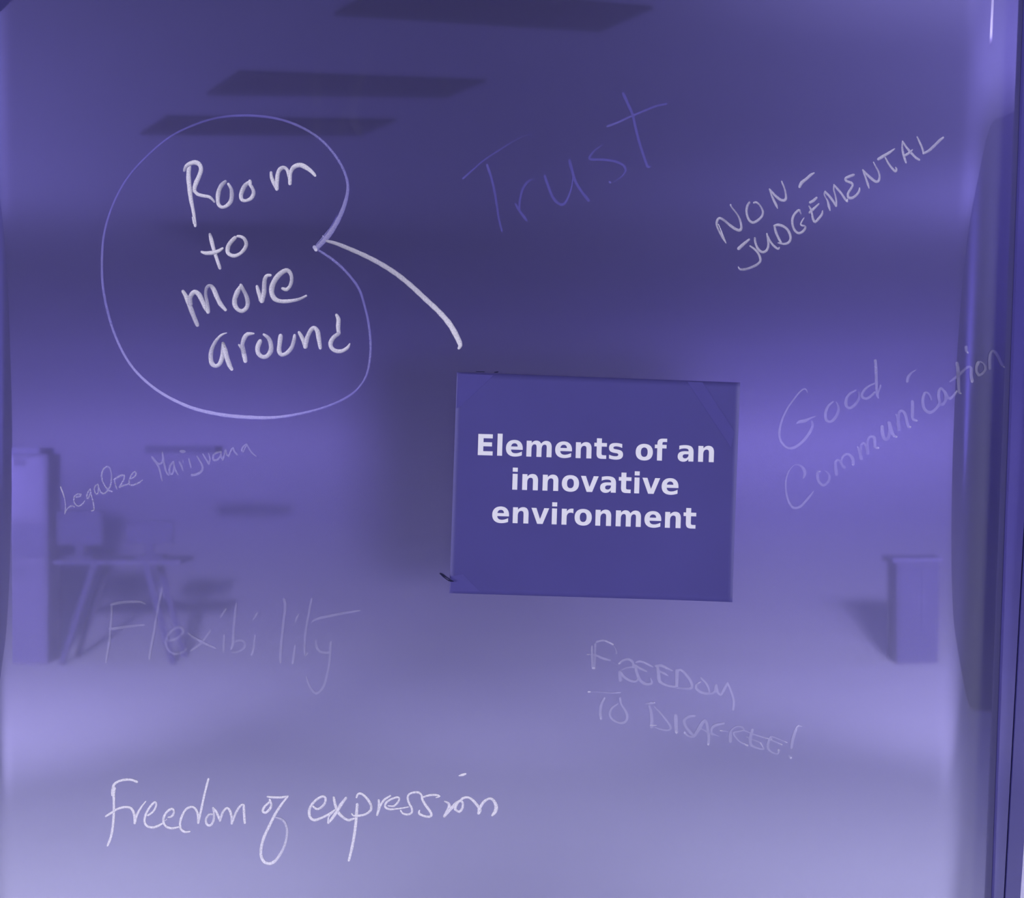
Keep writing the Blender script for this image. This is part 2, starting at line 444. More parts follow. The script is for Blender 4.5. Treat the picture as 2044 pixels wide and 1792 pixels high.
word(A, '''
505,1070,35,.5 520,1130,55 545,1230,52 575,1330,45 605,1420,48 632,1500,42,.6
400,1295,30 450,1310,50 540,1305,55 610,1285,50 665,1250,30
825,1115,50,.6 780,1160,60,.6 740,1220,60,.6 730,1290,55 760,1330,50 820,1345,48 890,1315,45 950,1250,50,.6 968,1190,55,.55 945,1130,45,.6 900,1100,40 860,1095,35
''', 50, .8, 'word to in thick white marker, second line inside the bubble')
word(B, '''
130,315,35 165,375,50 205,480,52,.6 240,570,50,.55 275,655,42,.55
205,440,50,.5 205,370,48,.5 245,320,50 290,345,52 330,420,50 360,480,50 385,520,42 | 385,520,45 378,440,40,.5 362,350,35,.35 370,280,38,.3 405,255,35,.4 440,290,50,.7 475,370,50 510,440,48 560,500,35
715,260,30 685,320,55,.6 658,390,55,.6 658,450,50 685,495,45 730,515,42 775,485,45 790,430,48,.5 775,360,45,.5 745,300,40,.4 720,250,32
885,265,32 900,320,42 925,400,48 | 935,410,50 955,330,50,.6 958,250,48,.55 965,190,45,.5 985,155,40 1020,150,28
1145,285,30 1185,295,40 1220,260,38,.6 1238,200,38,.5 1230,140,42,.6 1195,100,45,.6 1140,120,55,.6 1080,180,58,.6 1040,260,58,.6 1035,330,55 1065,390,50 1130,415,42 1220,412,40 1310,395,32,.5 1385,360,24,.6
''', 50, .72, 'word more in thick white marker, third line inside the bubble')
word(B, '''
575,738,8 520,760,26 465,820,35,.5 425,900,45,.5 412,980,50,.6 425,1050,50 465,1075,42 505,1050,45 530,980,50 538,900,45,.5 538,845,35,.5 | 538,845,35 555,910,55 580,1000,52 605,1070,50 625,1105,38
700,860,20 735,900,45,.5 755,970,50 765,1020,48
750,930,45,.5 735,860,45,.5 755,790,48,.6 790,750,45 850,745,18
915,825,48 892,880,52 895,940,50 935,980,42 985,975,48 1025,920,52,.6 1025,850,50,.6 1000,790,42,.5 955,755,28
1125,770,48 1115,850,50 1110,920,48 1135,960,42 1185,945,42 1235,890,45,.6 1260,820,42,.5 1268,765,33
1315,735,34 1345,790,42 1378,870,50 | 1378,875,50 1395,790,48,.6 1430,715,45,.6 1465,685,42 1500,720,50 1515,800,50 1530,890,34
1695,555,30 1715,600,48 1712,680,45 1718,740,42 | 1718,745,40,.5 1665,785,48,.6 1635,840,48 1645,890,45 1690,922,42 1750,922,42 1805,890,35 1830,850,16
''', 50, .72, 'word around in thick white marker, bottom line inside the bubble')
word(C, '''
1160,750,26,.35 1215,690,30,.38 1265,610,26,.35 1298,530,22,.32 1314,450,16,.28 1302,380,15,.25 1262,300,14,.25 1192,215,13,.25 1110,155,13,.22 1010,110,13,.17 900,85,13,.14 770,78,13,.12 640,92,11,.11 520,130,11,.11 410,185,10,.11 310,265,9,.11 210,370,9,.11 140,480,10,.12 95,590,11,.14 68,700,12,.18 60,820,13,.22 64,940,14,.22 85,1060,14,.22 120,1180,14,.26 175,1300,14,.32 240,1390,15,.38 330,1470,16,.42 430,1530,17,.45 540,1575,19,.45 680,1605,20,.45 820,1617,20,.45 940,1617,16,.42 1060,1600,14,.32 1180,1570,12,.26 1290,1525,12,.2 1360,1475,11,.2 1405,1410,11,.22 1425,1330,12,.25 1430,1240,13,.25 1420,1140,13,.22 1400,1050,13,.2 1370,960,14,.2 1310,880,14,.22 1240,815,15,.25 1165,765,13,.25
''', 14, .3, 'large kidney shaped bubble outline round the words at the upper left', side=0.5, name='bubble_outline',
     extra=[(DD, '''
225,325,10,.3 310,225,12,.3 400,110,14,.16 455,0,14,.1
208,350,45,.6 225,378,40,.9
300,225,14,.5 312,240,10,.5''', 14, .3)], wmul=0.95, mat=M_ink_thin)
word(DD, '''
345,282,32,.45 450,310,45,.5 600,370,52,.52 780,450,55,.55 950,540,58,.55 1120,650,60,.58 1280,780,60,.62 1430,920,62,.68 1580,1060,62,.75 1700,1200,68,.88 1780,1340,68,.95 1815,1425,55,.95 1802,1462,35,.85
''', 50, .6, 'thick white line curving from the bubble tip down towards the paper', side=0.8, name='pointer_line', wmul=0.95)
word(E, '''
110,870,20,.1 200,790,16,.07 300,705,16,.06 420,625,16,.05 540,550,15,.03 630,500,15,.02 705,482,12,.03
322,755,22,.12 360,870,22 390,1000,22 410,1130,20 430,1250,20 452,1335,18
572,1095,16 610,1160,25 670,1240,25
605,1150,18 615,1050,20 640,960,22 690,895,22,.05 745,880,12,.03
832,850,22 860,930,25 900,1030,25 950,1090,25 1000,1100,25 1040,1040,18 1070,950,15 1085,850,12
1052,715,30,.06 1080,820,25 1110,910,24 1170,1000,24 1220,1065,28
1345,572,12,.03 1280,620,18,.05 1228,685,22 1250,705,22 | 1250,705,22 1350,705,22 1460,722,22 1530,755,22 1550,800,20 1520,850,18,.05 1450,900,12,.03
1408,903,18,.14 1413,906,18,.14
1530,120,28 1570,210,26 1610,300,24 1640,430,24 1680,580,24 1720,700,24 1745,765,26 1770,765,14
1390,408,18,.12 1480,375,18,.12 1600,320,18,.1 1720,270,18 1820,230,18 1912,210,18
''', 20, .075, 'word Trust in faint thin violet strokes, upper middle', side=0.2, mat=M_ink_thin)
word(FF, '''
385,1212,12 335,1120,50 270,1010,30,.4 238,920,35 250,850,42 290,820,42 360,860,40,.3 450,935,45 530,990,48 590,1010,50 618,985,45 618,920,38 590,820,32,.35 535,730,28,.3 470,650,26,.3 455,615,30
265,915,12,.8 310,1020,16,.7 350,1130,20
745,580,40,.35 715,630,42,.4 702,710,38 715,790,38 750,860,40 805,890,45 870,860,42 935,800,40 958,735,36,.4 940,670,32,.35 900,610,28,.35 855,575,32 820,580,35
1185,672,12 1165,620,45 1125,540,38 1090,460,30 1060,370,22 | 1060,370,25 1110,430,40 1170,490,42 1230,535,45 1290,545,48 1315,510,42 1310,430,32,.4 1290,350,28,.35 1265,290,28 1250,250,26
1530,330,48 1560,270,55 1640,205,50 1700,150,45 1750,120,26
''', 40, .48, 'word NON with a dash in white capitals, rising to the right', side=0.5)
word(FF, '''
585,1290,60 650,1230,52 740,1155,36
760,1255,28 830,1305,34 885,1370,38 915,1440,40 915,1490,42,.4 870,1540,45,.35 780,1585,42,.35 690,1615,42,.3 620,1620,40,.3 590,1605,28 575,1580,20
832,1130,32,.35 838,1190,38 865,1270,40 910,1330,42 965,1350,42 1015,1320,42 1040,1260,42 1040,1180,36 1020,1065,30
1030,1100,30 1070,1180,36 1130,1255,38 1195,1300,34 1210,1280,26
1240,1205,36 1195,1120,42 1160,1040,42 1138,950,32 | 1138,940,40 1190,925,45 1270,945,45 1340,1000,42 1380,1080,42 1385,1150,40 1350,1205,42 1280,1222,36 1195,1205,20
1555,775,12,.2 1535,720,30,.3 1515,695,38 1455,750,42 1420,820,42 1415,900,40 1435,980,38 1475,1035,40 1520,1055,42 1575,1030,42 1620,970,42,.35 1600,940,30,.3 | 1600,940,30,.35 1565,935,32 1545,910,28 1575,850,24 1598,815,12
1695,575,45 1740,550,50 1790,505,36
1690,730,48,.4 1740,680,45 1825,600,24
1675,635,24,.35 1705,690,34 1722,760,34 1735,830,38 1770,880,45 1830,820,42 1875,760,40 1885,710,22
''', 40, .48, 'word JUDGEMENTAL in white capitals, second line rising to the right', side=0.5, extra=[(G, '''
132,1335,22 115,1270,45 95,1190,30 60,1130,22,.3 42,1080,25,.35 55,1045,38 | 60,1050,38 120,1110,40 180,1190,42 225,1265,34 | 230,1265,35 230,1180,30 210,1080,30,.35 190,1010,28,.35 195,935,25 | 195,935,28 250,1000,38 310,1070,38 370,1160,38 400,1195,32
400,1185,34,.6 405,1165,26,.6
500,780,45,.35 440,800,48 380,830,44 385,870,42 430,890,45 475,910,42 485,950,38 450,1010,40 415,1070,42 420,1130,45 480,1140,48 550,1090,42 590,1030,38 595,985,22,.6
745,988,16 725,920,40 690,820,32 660,740,26 645,700,24 | 650,705,30 700,760,40 780,835,45 850,885,48 895,870,42 910,800,36,.4 890,720,32,.35 850,650,28,.3 815,580,20,.5
895,530,50 960,490,52 1060,430,48 1145,370,18
1000,510,26 1050,600,34 1110,680,38 1160,725,42 1175,690,34 1160,660,20
1325,588,26 1305,530,42 1280,440,40 1265,350,34,.35 1270,250,22 | 1270,250,24 1320,330,36 1375,400,42 1430,460,42 1480,510,40 1530,540,36
1315,470,42 1370,435,42 1425,385,20
1500,185,24 1540,270,34 1575,350,34 1600,435,36 | 1600,440,38 1680,400,46,.38 1770,320,50,.38 1850,240,45,.38 1905,195,36''', 40, .46)])
word(H, '''
555,650,12 545,610,26 500,595,26 430,650,28 350,750,28 270,860,28 210,970,32 160,1090,36 130,1210,38 122,1310,38 145,1400,38 200,1475,38 270,1515,38 350,1505,42 440,1450,48 530,1360,46 600,1260,46 640,1160,46,.12 625,1100,32,.1
395,1130,18 440,1100,55 520,1090,55 600,1050,32 685,1020,12
955,795,28 900,840,40 855,910,45 838,990,48 845,1060,46 885,1100,42 940,1095,44 1000,1030,50,.14 1040,940,48,.12 1040,860,40,.12 1005,800,22,.12
1310,615,28,.14 1230,660,40,.16 1175,720,46 1155,800,50 1170,865,46 1220,890,46 1280,855,50,.15 1335,790,46,.12 1365,720,40,.1 1355,640,28,.1
1600,510,24 1530,540,34 1450,600,40 1410,670,44 1415,720,46 1470,745,44 1540,710,44 1600,650,36
1615,155,50,.22 1625,300,50,.22 1630,450,50,.2 1635,600,46 1645,690,46 1660,730,30
1660,660,18 1690,560,34 1695,540,30
''', 40, .18, 'word Good in faded white marker, right side', side=0.2)
word(I, '490,628,40,.2 500,570,46,.16 545,510,32,.14 610,470,10,.16', 40, .2, 'short curved dash above the word Communication', side=0.2, name='handwritten_mark')
word(J, '''
440,600,30,.15 465,530,55,.16 440,450,50,.14 380,400,34,.12 330,388,16,.12 275,402,10,.16 205,490,22,.16 160,610,28 150,720,30 160,850,34 195,980,40 250,1070,42 310,1095,40 390,1070,42 460,1000,42 520,930,40 600,830,22
690,500,56,.12 670,540,50,.14 675,620,48 710,690,46 765,725,44 820,690,46,.13 860,630,46,.12 860,560,42,.1 820,505,24,.12 780,485,12,.12
690,502,20,.26 718,495,12,.26
980,540,60,.13 970,480,64,.12 960,400,52,.13 965,340,40 1000,310,36 1040,330,36,.14 1065,380,46,.14 1105,430,60,.12
1070,400,36,.12 1060,320,38,.12 1090,245,36 1150,215,40 1210,240,48 1245,300,54 1250,378,50,.22
1320,95,18,.22 1350,150,50,.14 1380,285,60,.14
1375,180,40,.1 1380,80,40,.1 1410,35,40,.15 1450,60,42,.16 1480,130,52,.15 1490,195,58,.14
''', 40, .17, 'word Communication in faded white marker, rising along the right edge', side=0.2, extra=[(H, '''
1498,1560,50,.1 1490,1450,42,.1 1510,1360,38,.12 1550,1335,38 1600,1350,48 1605,1430,52 1615,1500,45 1660,1510,36,.3''', 40, .18), (I, '''
142,1255,48,.22 145,1320,50,.2 165,1400,46 200,1430,42,.12 235,1380,46,.12 250,1290,48,.13 240,1200,46 | 240,1200,52 265,1280,52 295,1365,46 340,1390,32,.3
335,1085,22 360,1140,44,.12 375,1285,58,.1
370,1150,36,.12 375,1060,36,.14 410,1030,36 450,1060,40 475,1130,44 500,1240,46 530,1255,32,.3
560,910,48 562,1000,50 560,1100,46 570,1150,40 620,1168,28,.28
820,880,26,.08 805,830,34,.09 770,785,26,.15 730,790,38 705,860,44,.2 705,950,44 735,1020,44 790,1055,44 850,1035,44,.14 910,970,40 940,920,38,.12
940,920,38,.14 920,840,42,.18 925,760,42,.18 955,725,36 990,760,36,.14 1015,820,40,.12 1015,890,42,.12 980,945,44,.12 940,930,38,.1
1010,770,34 1035,830,44,.14 1075,865,42,.15 1130,820,40 1170,765,30,.24
1172,380,48 1185,450,50 1190,560,46,.14 1195,680,44,.15 1205,775,38 1230,793,18,.28
1075,630,22,.1 1130,595,38,.12 1220,520,42,.09 1290,455,38,.08 1345,425,34 1375,460,50 1370,540,46 1385,620,54,.24
1300,160,48 1305,205,38 1325,235,24,.3
1470,370,48,.2 1445,430,42 1450,500,40,.14 1490,540,38,.14 1550,500,42,.1 1575,440,36,.1 1545,380,22,.12 1500,355,24,.14
1640,445,48,.07 1635,350,46,.08 1645,250,40,.12 1680,205,32,.14 1730,240,40,.16 1770,310,48,.17 1810,390,42 1850,430,18,.3''', 40, .17)])
word(K, '''
108,1090,28,.42 150,1200,30,.36 185,1310,28 200,1420,25 200,1520,24 190,1605,28,.36 | 190,1605,28 225,1530,34 280,1475,36 340,1455,32 375,1475,24
420,1285,38 480,1270,42 505,1235,38 450,1225,34 390,1255,34 365,1320,32 380,1400,32 430,1455,32 490,1450,36 550,1400,34 578,1355,18
685,1125,26 640,1190,34 618,1260,36 635,1320,32 665,1270,32 685,1190,24 | 688,1140,24 705,1250,34 735,1360,36 755,1460,36 750,1540,34 712,1550,32
835,1035,28 790,1060,30 765,1120,30 780,1200,32 815,1230,34 840,1180,32 838,1100,26 | 835,1040,30 860,1130,32 900,1200,38 960,1215,38 1015,1170,34
1015,1170,36 1070,1080,36 1095,960,34 1095,840,34,.16 1065,730,34,.16 1015,695,38,.22 950,730,36 910,820,36 910,920,34 945,1020,32 1010,1120,34 1060,1165,36 1105,1175,38
1205,1130,20 1175,1050,28 1150,940,32 | 1150,940,38 1200,910,50 1270,870,48 1340,860,36 1345,910,36 1310,990,36 1255,1085,36 | 1255,1095,40 1330,1060,42 1430,1030,34
1450,935,28 1520,905,36 1570,850,38 1560,790,34 1500,830,32 1455,920,32 1440,1000,34 1470,1055,40 1550,1040,40 1640,1000,40 1695,958,24
''', 34, .24, 'word Legalize in small faint script, left side', side=0.2)
word(LL, '''
115,445,34 180,530,46 230,620,32 260,730,30 288,848,24
180,530,38 230,560,38 280,540,34 295,480,26 288,352,16 | 288,355,18 305,460,34 325,570,32 355,690,34 395,752,24
480,515,26 430,580,34 410,660,34 420,725,34 455,730,34 485,650,30 485,540,24 | 485,560,26 510,660,32 555,738,24
580,525,34,.12 610,580,40 640,675,18
640,500,14 645,545,14
742,480,26 760,550,32 778,625,14
605,345,50 640,350,62 670,352,40
880,430,22 930,510,34 970,590,34 968,660,40 920,715,46 850,745,48 795,750,46
980,390,24 1020,460,32 1080,560,32 | 1085,560,32 1100,480,26 1075,378,20
1280,355,34 1210,370,36 1155,420,34 1160,490,40 1220,490,38 1275,430,32 1290,360,24 | 1288,370,24 1290,440,32 1320,490,28 | 1320,490,28 1345,400,28 1365,315,24 1385,400,28 1415,430,30 | 1415,430,30 1450,350,30 1490,285,26 1515,350,32 1560,403,30
1665,350,30 1640,330,32 1660,270,30 1720,225,26 | 1725,225,26 1690,300,22 1660,360,22 | 1725,225,26 1770,310,28 1820,380,28 1885,430,22
''', 32, .2, 'word Marijuana in small faint script, left side', side=0.2)
word(MM, '''
225,340,26 260,332,38,.16 340,315,42 470,300,40,.14 600,298,40,.14 680,305,34 725,330,20,.16
240,345,28,.13 238,480,32,.13 225,650,34 208,850,34 180,1020,36 155,1185,26
200,692,24 300,688,40,.15 450,662,38 600,645,34,.1 710,635,26,.17
975,105,34 935,290,34 890,530,34 855,740,36 820,930,36 795,1060,40 790,1130,26,.16
1060,865,28,.07 1150,850,34 1240,790,34,.1 1285,730,34,.09 1255,675,34,.1 1190,675,34 1110,730,36,.1 1050,810,36,.1 1030,900,36 1060,990,36 1130,1050,34 1210,1055,32 1290,1020,28 1340,975,20
1355,755,24 1430,815,34 1550,880,36,.14 1650,930,36 1755,975,22,.16
1675,725,34,.1 1600,830,34,.1 1510,930,34,.08 1400,1010,30,.14
1880,785,28 1872,920,34 1870,1035,26
1905,405,22,.18 1860,470,36,.1 1825,525,22,.07
''', 34, .12, 'word Flexibility in very faint thin letters, lower left', side=0.1, extra=[(N, '''
282,240,28 260,440,34 245,620,34 235,790,36,.14 215,850,28,.14
260,755,24,.08 330,735,30,.07 390,755,32,.06 400,810,32,.06 360,865,30,.07 290,895,28,.06 220,900,18,.05
538,670,28 525,780,32 515,860,34,.13 492,925,30,.14
570,365,26,.17 540,410,34,.1 510,455,20,.07
932,180,36,.13 950,270,38,.12 930,450,38 908,640,36 890,820,36 882,960,38 885,1030,28,.15
1085,800,24 1070,900,34 1050,1045,30,.15
1130,385,20,.18 1105,430,28,.12 1085,490,20,.09
1308,175,28,.14 1275,340,32,.13 1245,500,32 1220,680,34,.1 1210,830,34,.1 1220,940,28 1250,910,24,.16
1305,500,14 1340,460,26 1430,430,36,.13 1600,395,36,.14 1780,360,34,.1 1965,330,18,.2
1368,735,30,.1 1375,820,36,.12 1420,885,36,.12 1500,905,34,.12 1560,895,30
1570,765,32,.14 1560,900,32 1545,1080,32 1510,1240,32 1460,1380,34 1380,1455,34 1310,1410,34 1260,1310,28 1238,1235,18''', 34, .11)])
word(O, '''
130,180,22,.2 130,300,24,.18 138,435,28,.18
170,155,26,.14 165,290,30,.12 160,435,30,.14
145,440,34,.3 155,440,30,.3
190,125,26 260,108,24 330,130,24,.28 380,155,24,.3
380,165,6 415,210,8 425,262,24,.12
75,275,16,.25 120,280,14 190,290,22 260,325,34 348,345,22
350,360,4,.1 450,415,5,.1
470,580,50,.14 462,490,36,.14 | 458,385,26,.25 500,350,28 570,335,30 620,370,32 625,410,28 | 490,462,18,.12 550,435,18,.12 640,430,22
475,490,30 520,550,34 600,595,28 660,600,24 675,580,22
660,370,22 710,360,28,.22 780,385,28,.22 858,425,16
650,410,26 720,450,28,.22 785,480,14
655,430,32 672,510,38 712,590,38 780,632,32 848,622,32 835,570,16
895,415,28 960,410,34 1030,440,30,.22 1095,470,16
920,440,36 932,530,42 945,600,42 1020,645,30 1120,665,26
940,480,22 1000,505,28,.22 1045,530,14
1150,475,44,.16 1150,560,44,.16 1145,655,40,.22
1160,470,28 1200,465,32 1270,530,34 1325,620,34 1320,680,34 1230,685,24,.1 1150,675,24,.12
1435,605,14,.28 1385,640,26 1385,690,30 1450,735,30 1530,742,26,.14 1530,680,26 1490,610,26 1440,562,24
1545,745,24,.14 1600,730,26,.14 1620,655,40
1620,660,36 1642,735,30 1680,760,26 1712,700,34,.15 1758,625,32 | 1760,622,26 1800,720,26 1832,830,28 1825,935,30
''', 28, .18, 'word FREEDOM in faint white capitals, below the paper', side=0.2)
word(O, '''
88,725,24,.4 115,725,18,.35
120,725,14,.14 200,727,14,.1 350,738,16,.14 470,735,16,.24
282,802,24,.22 245,870,34 230,960,34 238,1050,30,.24
470,805,30,.2 480,870,24 530,950,30 555,1020,34 530,1085,30 460,1098,26 380,1060,28 345,1000,28 370,920,26 438,870,20
''', 28, .17, 'word TO in faint white capitals under the word FREEDOM', side=0.2)
word(PP, '''
50,150,18,.12 110,140,30,.16 155,135,24,.24
95,170,26,.14 115,230,34,.14 125,300,42,.16 125,425,38,.17
160,185,16,.12 240,270,22 320,370,26 355,430,28 330,462,24 250,458,20 165,430,12
112,405,16,.32 180,405,12,.34
415,295,46,.2 418,400,46,.17 422,488,38,.26
640,292,26,.2 570,302,32 515,350,34 540,430,34 600,500,32 635,540,26 565,535,22 520,492,32,.24
640,535,30,.14 690,450,44,.16 745,362,42,.16 780,365,36 800,450,34 812,560,34 805,632,32,.26
690,430,14 780,480,18 860,525,12,.14
990,382,24,.22 900,402,34 848,440,32 850,500,24 930,535,12,.1
950,468,18,.34 1010,475,10,.14 1050,490,12,.14
1070,595,42,.16 1070,520,40,.14 1085,460,22,.12 1150,420,20,.12 1210,430,20,.14 1230,465,16,.18 1150,480,16,.16 1110,492,20,.16 1120,530,20 1180,600,20 1272,645,26,.3
1240,470,12 1340,510,16 1500,560,16,.24 1560,570,20,.26
1335,462,32,.2 1310,560,36,.14 1320,640,32,.14 1400,680,26 1465,692,24
1260,545,12 1400,600,14 1435,622,22,.3 1470,688,20
1555,545,28,.2 1525,610,32,.16 1522,680,30 1570,730,20 1640,748,22 1650,702,34,.24
1500,560,12,.24 1600,600,16 1685,635,18,.32
1570,540,12,.14 1660,575,12,.14 1748,610,14,.28
1930,420,12,.2 1878,415,24,.24 1842,500,40,.2 1812,600,38,.18 1805,675,32
1770,765,12 1795,795,34,.26
''', 28, .15, 'word DISAGREE with an exclamation mark in faint white capitals', side=0.2)
word(Q, '''
515,185,32 450,162,32 370,160,32 290,180,32 235,220,34 215,290,38 212,350,28
232,270,58 230,330,38 232,440,34 232,560,34 225,680,34 210,800,34 185,900,34 155,972,28
135,610,28 200,570,30 280,520,30 370,498,32 440,510,34 475,560,36 490,630,38 490,695,34 | 490,690,34 520,590,32 570,500,26 625,430,16
655,600,26 720,550,28 755,480,28,.7 745,435,30,.7 700,470,30,.8 650,540,30 620,610,32 612,680,32 640,730,32 700,750,32 770,735,32 850,690,22
905,625,22,.7 950,610,32,.7 975,560,32,.6 955,520,32 900,545,32 855,610,32 845,680,32 880,740,32 950,760,32 1030,745,24
860,670,10,.6 885,650,10,.6
1170,800,20 1110,805,32 1060,770,32 1050,700,32 1070,620,32 120,0,0
''' .replace(' 120,0,0', ' 1120,530,30 1190,495,30 1240,520,32 1270,590,32 1275,688,34 | 1275,690,32 1310,540,32 1350,350,30 1400,155,30'), 30, .9, 'word Freedom in bright white script, bottom left', side=0.2, extra=[(Q, '''
1465,590,22,.6 1410,590,28,.6 1370,650,32,.6 1385,715,34,.75 1430,720,34,.75 1465,660,34,.6 1470,580,30,.6 1460,512,32,.7
1460,512,32,.7 1500,560,34,.8 1545,665,32,.8 | 1545,665,32,.7 1580,560,32,.65 1630,510,32,.8 1670,550,34,.8 1690,640,36,.7 1690,698,34,.75 | 1690,698,34,.7 1740,570,32,.7 1790,490,30,.75 1835,470,30,.75 1840,550,36,.75 1850,690,32,.85''', 30, .8)])
word(R, '''
395,480,30 330,540,36 305,600,38 340,625,38 395,580,38 420,520,38,.7 400,450,32 | 370,408,26 450,415,34 560,415,34 645,402,26
645,402,26 560,510,36 470,650,40 390,810,42,.8 320,960,42,.8 285,1090,42,.75 280,1200,44,.75 320,1290,46,.8 390,1315,46,.8 460,1290,46,.75 540,1190,40,.6 600,1070,38,.5 632,930,36,.42 625,810,36,.4 570,720,34,.35 475,688,20,.35
''', 36, .85, 'word of in bright white script with a long loop below', side=0.2)
word(R, '''
990,540,30 1040,575,36 1100,550,36,.7 1150,490,36,.7 1155,420,36,.8 1110,405,36 1030,450,38,.75 960,530,40,.75 935,610,42,.8 950,690,44 1010,725,42 1100,695,36 1200,645,34 1280,590,28
1270,420,38,.75 1290,520,42,.75 1330,620,48 1400,690,42,.7 1470,725,40,.75 1540,705,32
1435,425,38,.65 1370,510,48,.8 1310,610,48 1240,710,42 1195,758,40 | 1195,758,36,.7 1200,680,24,.7 1260,620,18
1588,515,44,.75 1580,620,44,.8 1570,760,44 1545,950,42,.8 1510,1130,42,.8 1475,1270,36,.8
1580,412,30 1600,370,32 1650,370,34 1720,430,38 1775,520,40,.7 1770,590,38,.7 1700,645,34,.75 1610,665,34 1540,665,26 1515,640,20
''', 38, .84, 'word expression in bright white script, bottom middle', side=0.2, extra=[(SS, '''
118,490,36,.75 120,580,40,.8 95,698,38,.75 | 95,698,38,.75 140,570,36 200,480,36 285,425,30,.75
255,568,20,.8 340,570,32 400,510,32,.75 415,460,32,.75 380,445,32 290,475,34 220,530,38,.8 215,590,38 280,618,34 380,612,26 470,600,24 550,585,18
440,640,28 470,680,32,.75 540,695,34,.75 595,670,36,.75 600,610,36,.75 560,530,36 540,460,36,.75 560,400,34,.75 640,372,34 710,380,36 745,420,30
745,430,34 755,480,40 800,560,42 860,640,44 885,700,42 850,728,38 770,715,38 705,680,38 710,640,26
770,440,28 850,415,34 940,410,34 1005,428,32 950,450,14
1080,505,26,.6 1130,530,40,.7 1145,580,50 1110,660,54,.75 1075,718,46,.7 | 1090,700,44 1170,610,50 1250,530,58
1288,130,18 1330,120,42 1380,105,30
1230,620,36,.75 1290,655,40 1335,600,42,.7 1340,520,38,.75 1290,500,38 1240,560,56 1230,620,38
1300,500,34 1340,460,40 1410,445,36 1480,480,40 1560,570,48 1590,620,58 1575,670,54 | 1580,620,54 1640,520,44,.75 1720,465,38,.75 1780,480,42,.7 1825,560,60,.8 1820,640,58 1775,705,40''', 36, .84)])

# wiped traces of old ink, upper middle
Ink.lift = 0.00003
for pts in ([(633, 130, 16, .006), (632, 200, 20, .014), (635, 275, 14, .006)],
            [(748, 60, 10, .004), (728, 140, 14, .012), (712, 180, 16, .014), (706, 235, 18, .022), (716, 262, 16, .022)],
            [(888, 140, 18, .008), (890, 190, 14, .008)],
            [(690, 225, 12, .012), (680, 262, 10, .012)]):
    ink = Ink(5); ink.stroke(pts, 0)
    ink.build('wiped_ink_smear', None, board)

